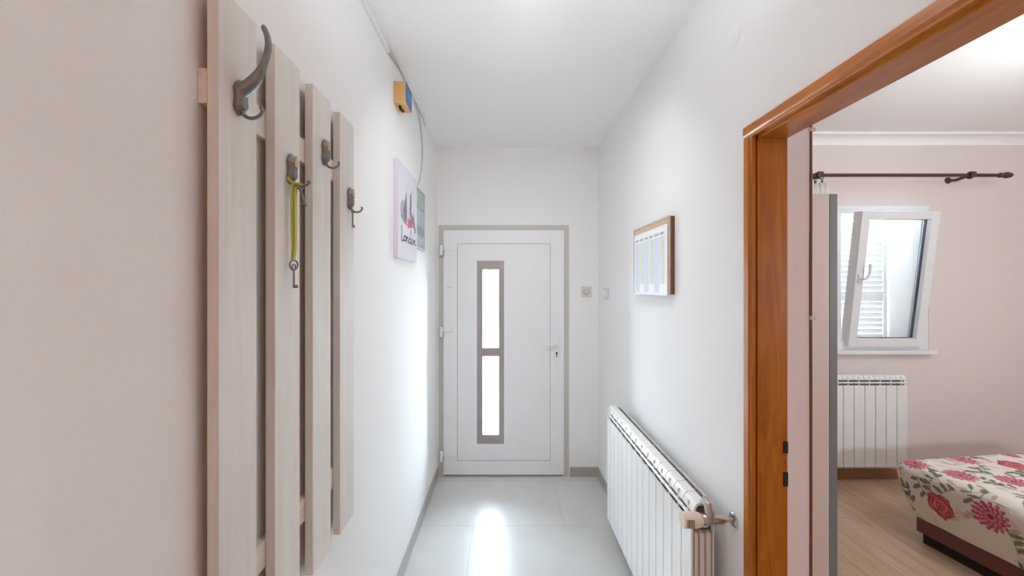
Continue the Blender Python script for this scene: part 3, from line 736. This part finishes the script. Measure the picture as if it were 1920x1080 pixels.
def key_bm(x, y, z0, z1, r=.0028, bit=.010, head=.008):
    bm = BM(); tube(bm, [(x, y, z0), (x, y, z1)], r, 10)
    box(bm, x-.001, x+bit, y-.0035, y+.0035, z1, z1+.008, .0006)
    n = 14
    tube(bm, [(x, y+head*math.cos(2*math.pi*k/n), z0+head+head*math.sin(2*math.pi*k/n)) for k in range(n+1)], .0019, 8, cap=False)
    return bm
obj('key', key_bm(kc[0], kc[1], kc[2]-.012, kc[2]-.055, .0024, .010, .007), M_steel, ln, smooth=True)
# dark key beside the strap
bm = BM(); n = 14
tube(bm, [(XF+.022, hy+.006, hz-.018), (XF+.034, hy+.012, hz-.060)], .0028, 10)
tube(bm, [(XF+.022+.003*math.cos(2*math.pi*k/n), hy+.006+.0085*math.cos(2*math.pi*k/n), hz-.0115+.0075*math.sin(2*math.pi*k/n)) for k in range(n+1)], .002, 8, cap=False)
box(bm, XF+.021, XF+.033, hy+.008, hy+.013, hz-.056, hz-.048, .0005)
tag(obj('key', bm, M_iron, smooth=True), 'dark iron key hanging beside the lime green lanyard', 'key')
# key on the fourth hook
hy, hz = 1.303, CZ+.327-.062
bm = key_bm(XF+.012, hy+.002, hz-.022, hz-.068, .0026, .007, .0075)
tag(obj('key', bm, M_steel, smooth=True), 'small grey key hanging from the hook on the plank nearest the front door', 'key')

# ------------------------------------------------------------------ yellow and blue box, trunking and cable on the left wall
yb = thing('wall_box', (XL, 2.0, CZ+.95), 'small tan and yellow box with a blue front high on the left wall', 'box')
M_tan = mat('tan_yellow_plastic', sRGB(216, 170, 112), .5); M_blue = mat('blue_cover', sRGB(52, 98, 158), .4)
bm = BM(); box(bm, XL, -.5015, 1.963, 2.082, CZ+.927, CZ+1.035, .002); obj('casing', bm, M_tan, yb)
bm = BM(); box(bm, -.5014, -.4985, 1.966, 2.080, CZ+.930, CZ+1.033, .001); cv = obj('front_cover', bm, M_blue, yb)
bm = BM()
for a in (0, 120, 240):
    lathe(bm, [(0, .006), (.0008, .006)], (-.4984, 2.028+.009*math.cos(R(a+90)), CZ+.985+.009*math.sin(R(a+90))), 'x', 12)
obj('emblem', bm, mat('pale_blue_print', sRGB(120, 165, 215), .5), cv)
bm = BM(); tube(bm, smooth_path([(-.540, 2.0, CZ+.929), (-.538, 2.005, CZ+.915), (-.530, 2.03, CZ+.912)], 4), .007, 10); obj('cable_gland', bm, M_black, yb, smooth=True)

tk = thing('cable_trunking', (XL, 1.0, ZC-.02), 'white cable trunking along the left ceiling corner', 'cable trunking')
bm = BM(); box(bm, XL, XL+.012, -1.9, 1.86, ZC-.041, ZC-.0005, .002); obj('trunking_channel', bm, M_pvc, tk)
bm = BM(); prism(bm, [(1.861, ZC-.041), (2.02, ZC-.014), (2.02, ZC-.001), (1.861, ZC-.001)], XL, XL+.011, 'x'); obj('trunking_end', bm, M_pvc_g, tk)
bm = BM(); tube(bm, [(XL+.014, -1.9, ZC-.008), (XL+.014, 2.3, ZC-.008), (XL+.012, 2.66, ZC-.010), (XL+.008, 2.70, ZC-.022), (XL+.006, 2.705, ZC-.045)], .0072, 10); obj('conduit', bm, M_pvc, tk, smooth=True)
cw = BM(); tube(cw, smooth_path([(XL+.005, 2.40, ZC-.024), (XL+.006, 2.47, CZ+1.118), (XL+.006, 2.52, CZ+1.10), (XL+.0055, 2.585, CZ+1.03), (XL+.0055, 2.62, CZ+.95), (XL+.0055, 2.625, CZ+.87), (XL+.0055, 2.60, CZ+.78), (XL+.0055, 2.545, CZ+.70), (XL+.0055, 2.49, CZ+.655), (XL+.004, 2.45, CZ+.60)], 5), .0048, 8)
tag(obj('cable', cw, mat('grey_cable', sRGB(196, 198, 198), .5), smooth=True), 'pale grey cable curving down the left wall to behind the pictures', 'cable')

# ------------------------------------------------------------------ London canvas
cvs = thing('canvas_picture', (XL, 2.17, CZ+.4), 'stretched canvas print with grey towers, a red booth and London lettering on the left wall', 'picture')
XFc = -.538; cy_0, cy_1, cz_0, cz_1 = 1.955, 2.375, CZ+.146, CZ+.645
bm = BM(); box(bm, XL, XFc, cy_0, cy_1, cz_0, cz_1, .0012); obj('canvas', bm, mat('lilac_white_canvas', sRGB(214, 211, 220), .8, bump=.15, bscale=400), cvs)
M_ink = mat('black_ink', sRGB(46, 44, 54), .7); M_inkg = mat('grey_wash_ink', sRGB(128, 124, 134), .8, vary=.35, vscale=40); M_inkl = mat('pale_wash_ink', sRGB(168, 165, 174), .8, vary=.3, vscale=40); M_red = mat('red_ink', sRGB(190, 74, 70), .7, vary=.25, vscale=80)
cw_, ch_ = cy_1-cy_0, cz_1-cz_0
def flat(bm, poly, off=.0006):
    A = [bm.verts.new((XFc+off, cy_0+p[0]*cw_, cz_0+p[1]*ch_)) for p in poly]; bm.faces.new(A)
    # a hair of thickness
# (u from near edge to far edge, v from the bottom up)
bm = BM()
flat(bm, [(.10, .50), (.16, .43), (.34, .38), (.42, .44), (.40, .56), (.30, .62), (.20, .62), (.12, .57)])
flat(bm, [(.52, .52), (.62, .42), (.80, .38), (.86, .33), (.92, .34), (.86, .46), (.70, .54), (.60, .58)])
obj('wash_print', bm, M_inkl, cvs)
bm = BM()
flat(bm, [(.26, .44), (.42, .40), (.42, .60), (.40, .72), (.385, .765), (.37, .72), (.33, .64), (.27, .58)], .0009)
flat(bm, [(.54, .58), (.63, .52), (.665, .60), (.66, .74), (.64, .76), (.625, .82), (.61, .76), (.585, .73), (.575, .60)], .0009)
flat(bm, [(.60, .56), (.68, .48), (.80, .40), (.90, .34), (.93, .36), (.84, .48), (.80, .60), (.77, .50), (.70, .54)], .0009)
flat(bm, [(.12, .44), (.30, .385), (.44, .375), (.46, .385), (.30, .405), (.15, .455)], .0009)
obj('tower_print', bm, M_inkg, cvs)
bm = BM()
for q in range(3):
    u0 = .47+q*.085; flat(bm, [(u0, .36+.01*q), (u0+.06, .355+.01*q), (u0+.06, .45+.005*q), (u0+.03, .475), (u0, .45)], .0012)
obj('red_booth_print', bm, M_red, cvs)
# handwritten word built from pen strokes
L_ = [[(.0, 1.0), (-.01, .6), (-.02, .1), (.05, .0), (.16, .12)],
      [(.30, .42), (.20, .36), (.17, .16), (.26, .06), (.35, .2), (.31, .42), (.38, .34)],
      [(.40, .40), (.41, .08)], [(.41, .25), (.47, .42), (.52, .36), (.53, .08), (.57, .12)],
      [(.76, .38), (.66, .38), (.62, .16), (.70, .05), (.78, .2)], [(.80, 1.0), (.78, .5), (.77, .08), (.83, .1)],
      [(.97, .42), (.88, .36), (.86, .16), (.94, .06), (1.02, .2), (.98, .42)],
      [(1.08, .40), (1.09, .08)], [(1.09, .25), (1.15, .42), (1.20, .36), (1.21, .06), (1.27, .14)]]
bm = BM()
for st_ in L_:
    sp = smooth_path([(XFc+.001, cy_0+cw_*(.17+p[0]*.58), cz_0+ch_*(.185+.16*p[1]), .0042-.0012*(i % 2)) for i, p in enumerate(st_)], 5)
    tube(bm, [p[:3] for p in sp], [p[3] for p in sp], 6, flat=1)
for v_ in bm.verts: v_.co.x = XFc+.0002+max(0, (v_.co.x-XFc-.001))*.3+.0006
obj('london_lettering', bm, M_ink, cvs)

# second picture: framed grey green sea view
pc = thing('framed_picture', (XL, 2.53, CZ+.43), 'thin framed grey green landscape picture partly behind the canvas on the left wall', 'picture')
p0, p1, q0, q1 = 2.378, 2.672, CZ+.240, CZ+.628
bm = BM()
xb, xf = XL, XL+.013
for a in ((p0, p0+.012, q0, q1), (p1-.012, p1, q0, q1), (p0+.012, p1-.012, q0, q0+.012), (p0+.012, p1-.012, q1-.012, q1)): box(bm, xb, xf, a[0], a[1], a[2], a[3], .001)
obj('picture_frame', bm, mat('pale_metal_frame', sRGB(190, 194, 192), .4), pc)
def sea():
    m = bpy.data.materials.new('sea_view_print'); m.use_nodes = True; nt = m.node_tree; L = nt.links.new; b = nt.nodes['Principled BSDF']
    tc = nt.nodes.new('ShaderNodeTexCoord'); sx = nt.nodes.new('ShaderNodeSeparateXYZ'); L(tc.outputs['Generated'], sx.inputs[0])
    n = nt.nodes.new('ShaderNodeTexNoise'); n.inputs['Scale'].default_value = 4; L(tc.outputs['Generated'], n.inputs['Vector'])
    ma = nt.nodes.new('ShaderNodeMath'); ma.operation = 'MULTIPLY_ADD'; ma.inputs[1].default_value = .12; L(n.outputs['Fac'], ma.inputs[0]); L(sx.outputs['Z'], ma.inputs[2])
    r = nt.nodes.new('ShaderNodeValToRGB'); e = r.color_ramp.elements
    e[0].position = .0; e[0].color = sRGB(150, 162, 164); e[1].position = 1; e[1].color = sRGB(150, 164, 162)
    for p_, c_ in ((.24, sRGB(160, 172, 176)), (.28, sRGB(128, 142, 146)), (.40, sRGB(118, 132, 136)), (.44, sRGB(152, 164, 166)), (.72, sRGB(160, 172, 174)), (.76, sRGB(136, 150, 154)), (.80, sRGB(158, 170, 170))):
        x = e.new(p_); x.color = c_
    L(ma.outputs[0], r.inputs['Fac']); L(r.outputs['Color'], b.inputs['Base Color']); b.inputs['Roughness'].default_value = .25
    return m
bm = BM(); box(bm, xb+.001, xf-.004, p0+.012, p1-.012, q0+.012, q1-.012); obj('print', bm, sea(), pc)

# ------------------------------------------------------------------ notice board with calendar sheet on the right wall
nb = thing('notice_board', (XR, 2.0, CZ+.14), 'cork notice board with a light wooden frame on the right wall', 'notice board')
y0, y1, z0, z1 = 1.772, 2.258, CZ-.040, CZ+.325; xf = .745
M_corkf = wood('light_frame_wood', sRGB(186, 158, 136), sRGB(206, 182, 160), .5, 'Y', 8, 3)
bm = BM()
for a in ((y0, y0+.009, z0, z1), (y1-.009, y1, z0, z1), (y0+.009, y1-.009, z0, z0+.009), (y0+.009, y1-.009, z1-.009, z1)): box(bm, xf, xf+.009, *a, .0015)
obj('board_frame', bm, M_corkf, nb)
bm = BM(); box(bm, xf+.0091, XR-.0003, y0+.003, y1-.003, z0+.003, z1-.003); obj('standoff_shade', bm, mat('standoff_shade_brown', sRGB(110, 82, 66), .8), nb)  # dark box paints the shadow gap between board and wall
bm = BM(); box(bm, xf+.003, xf+.009, y0+.009, y1-.009, z0+.009, z1-.009); obj('cork_panel', bm, mat('cork', sRGB(200, 172, 150), .9, bump=.3, bscale=200, vary=.12, vscale=120), nb)
sh_ = thing('calendar_sheet', (xf, 2.0, CZ+.13), 'white calendar sheet with pale blue and green columns pinned on the cork board', 'calendar')
a0, a1, b0, b1 = 1.783, 2.236, CZ-.043, CZ+.288
xp = xf-.002
bm = BM(); r_ = .02
pts = [(a0, b1), (a0, b0), (a1-r_, b0), (a1-r_*.3, b0+r_*.3), (a1, b0+r_), (a1, b1)]
prism(bm, pts, xp, xp+.0012, 'x'); obj('paper', bm, mat('white_paper', sRGB(236, 238, 240), .55), sh_)
Mb = mat('pale_blue_print_ink', sRGB(214, 220, 232), .6); Mg = mat('pale_green_print_ink', sRGB(220, 226, 214), .6); Mt = mat('grey_print_ink', sRGB(170, 176, 182), .6); Ms = mat('pale_sand_print_ink', sRGB(224, 222, 216), .6)
bw_ = (a1-a0-.04)/6
for k in range(6):
    ya = a1-.018-k*bw_; bm = BM()
    for rr in range(31):
        zz = b1-.052-rr*.0086
        lo = ya-bw_+.004
        if rr > 25 and k % 2: continue
        box(bm, xp-.0005, xp, lo, ya-.001, zz-.0082, zz)
    obj('month_column', bm, (Mb, Mg, Mb, Mg, Mb, Ms)[k], sh_)
    bm = BM()
    rr_ = random.Random(k)
    for q in range(5):
        yy = ya-.010-q*.010; tube(bm, [(xp-.0008, yy, b1-.042), (xp-.0008, yy-rr_.uniform(-.004, .004), b1-.030), (xp-.0008, yy-.005, b1-.030-rr_.uniform(0, .010))], .0012, 5)
    obj('heading_strokes', bm, Mt, sh_)
    bm = BM()
    for rr in range(26):
        zz = b1-.056-rr*.0086; box(bm, xp-.0009, xp-.0005, ya-bw_+.012, ya-bw_+.012+rr_.uniform(.008, .03), zz-.0028, zz-.0012)
    obj('date_lines', bm, Mt if k % 2 else Mb, sh_)

# ------------------------------------------------------------------ switches and round cover
sw_ = thing('wall_socket', (W_(1099), YE, Z_(547)), 'small square off-white wall plate with a round centre right of the front door', 'socket')
M_plate = mat('off_white_plate', sRGB(210, 208, 204), .4); M_plate2 = mat('plate_marks', sRGB(150, 148, 145), .5)
bm = BM(); box(bm, W_(1089.5), W_(1108.5), YE-.010, YE, Z_(556.5), Z_(537.5), .003); obj('plate', bm, M_plate, sw_)
bm = BM(); n = 24
tube(bm, [(W_(1099)+.020*math.cos(2*math.pi*k/n), YE-.0105, Z_(547)+.020*math.sin(2*math.pi*k/n)) for k in range(n+1)], .0015, 6, cap=False)
obj('socket_rim', bm, M_plate2, sw_, smooth=True)
bm = BM()
for dx in (-.022, .022): lathe(bm, [(0, .004), (.0015, .004)], (W_(1099)+dx, YE-.0125, Z_(547)), 'y', 8)
box(bm, W_(1099)-.010, W_(1099)+.010, YE-.0122, YE-.0102, Z_(547)-.022, Z_(547)-.017)
obj('socket_contact', bm, mat('dark_contact', sRGB(95, 95, 95), .5), sw_)
ls = thing('light_switch', (XR, 2.99, Z_(550)), 'small white light switch on the right wall near the corner by the front door', 'light switch')
bm = BM(); box(bm, XR-.010, XR, 2.905, 3.035, CZ-.092, CZ-.014, .003); obj('plate', bm, M_plate, ls)
bm = BM(); box(bm, XR-.014, XR-.010, 2.925, 2.965, CZ-.08, CZ-.026, .002); box(bm, XR-.014, XR-.010, 2.975, 3.015, CZ-.08, CZ-.026, .002); obj('rocker', bm, M_pvc, ls)
bm = BM(); lathe(bm, [(-.004, .036), (-.002, .040), (0, .041)], (XR, 1.318, CZ+.845), 'x', 28)
tag(obj('wall_cover', bm, M_wall, smooth=True), 'round painted-over cover high on the right wall above the radiator', 'cover plate')
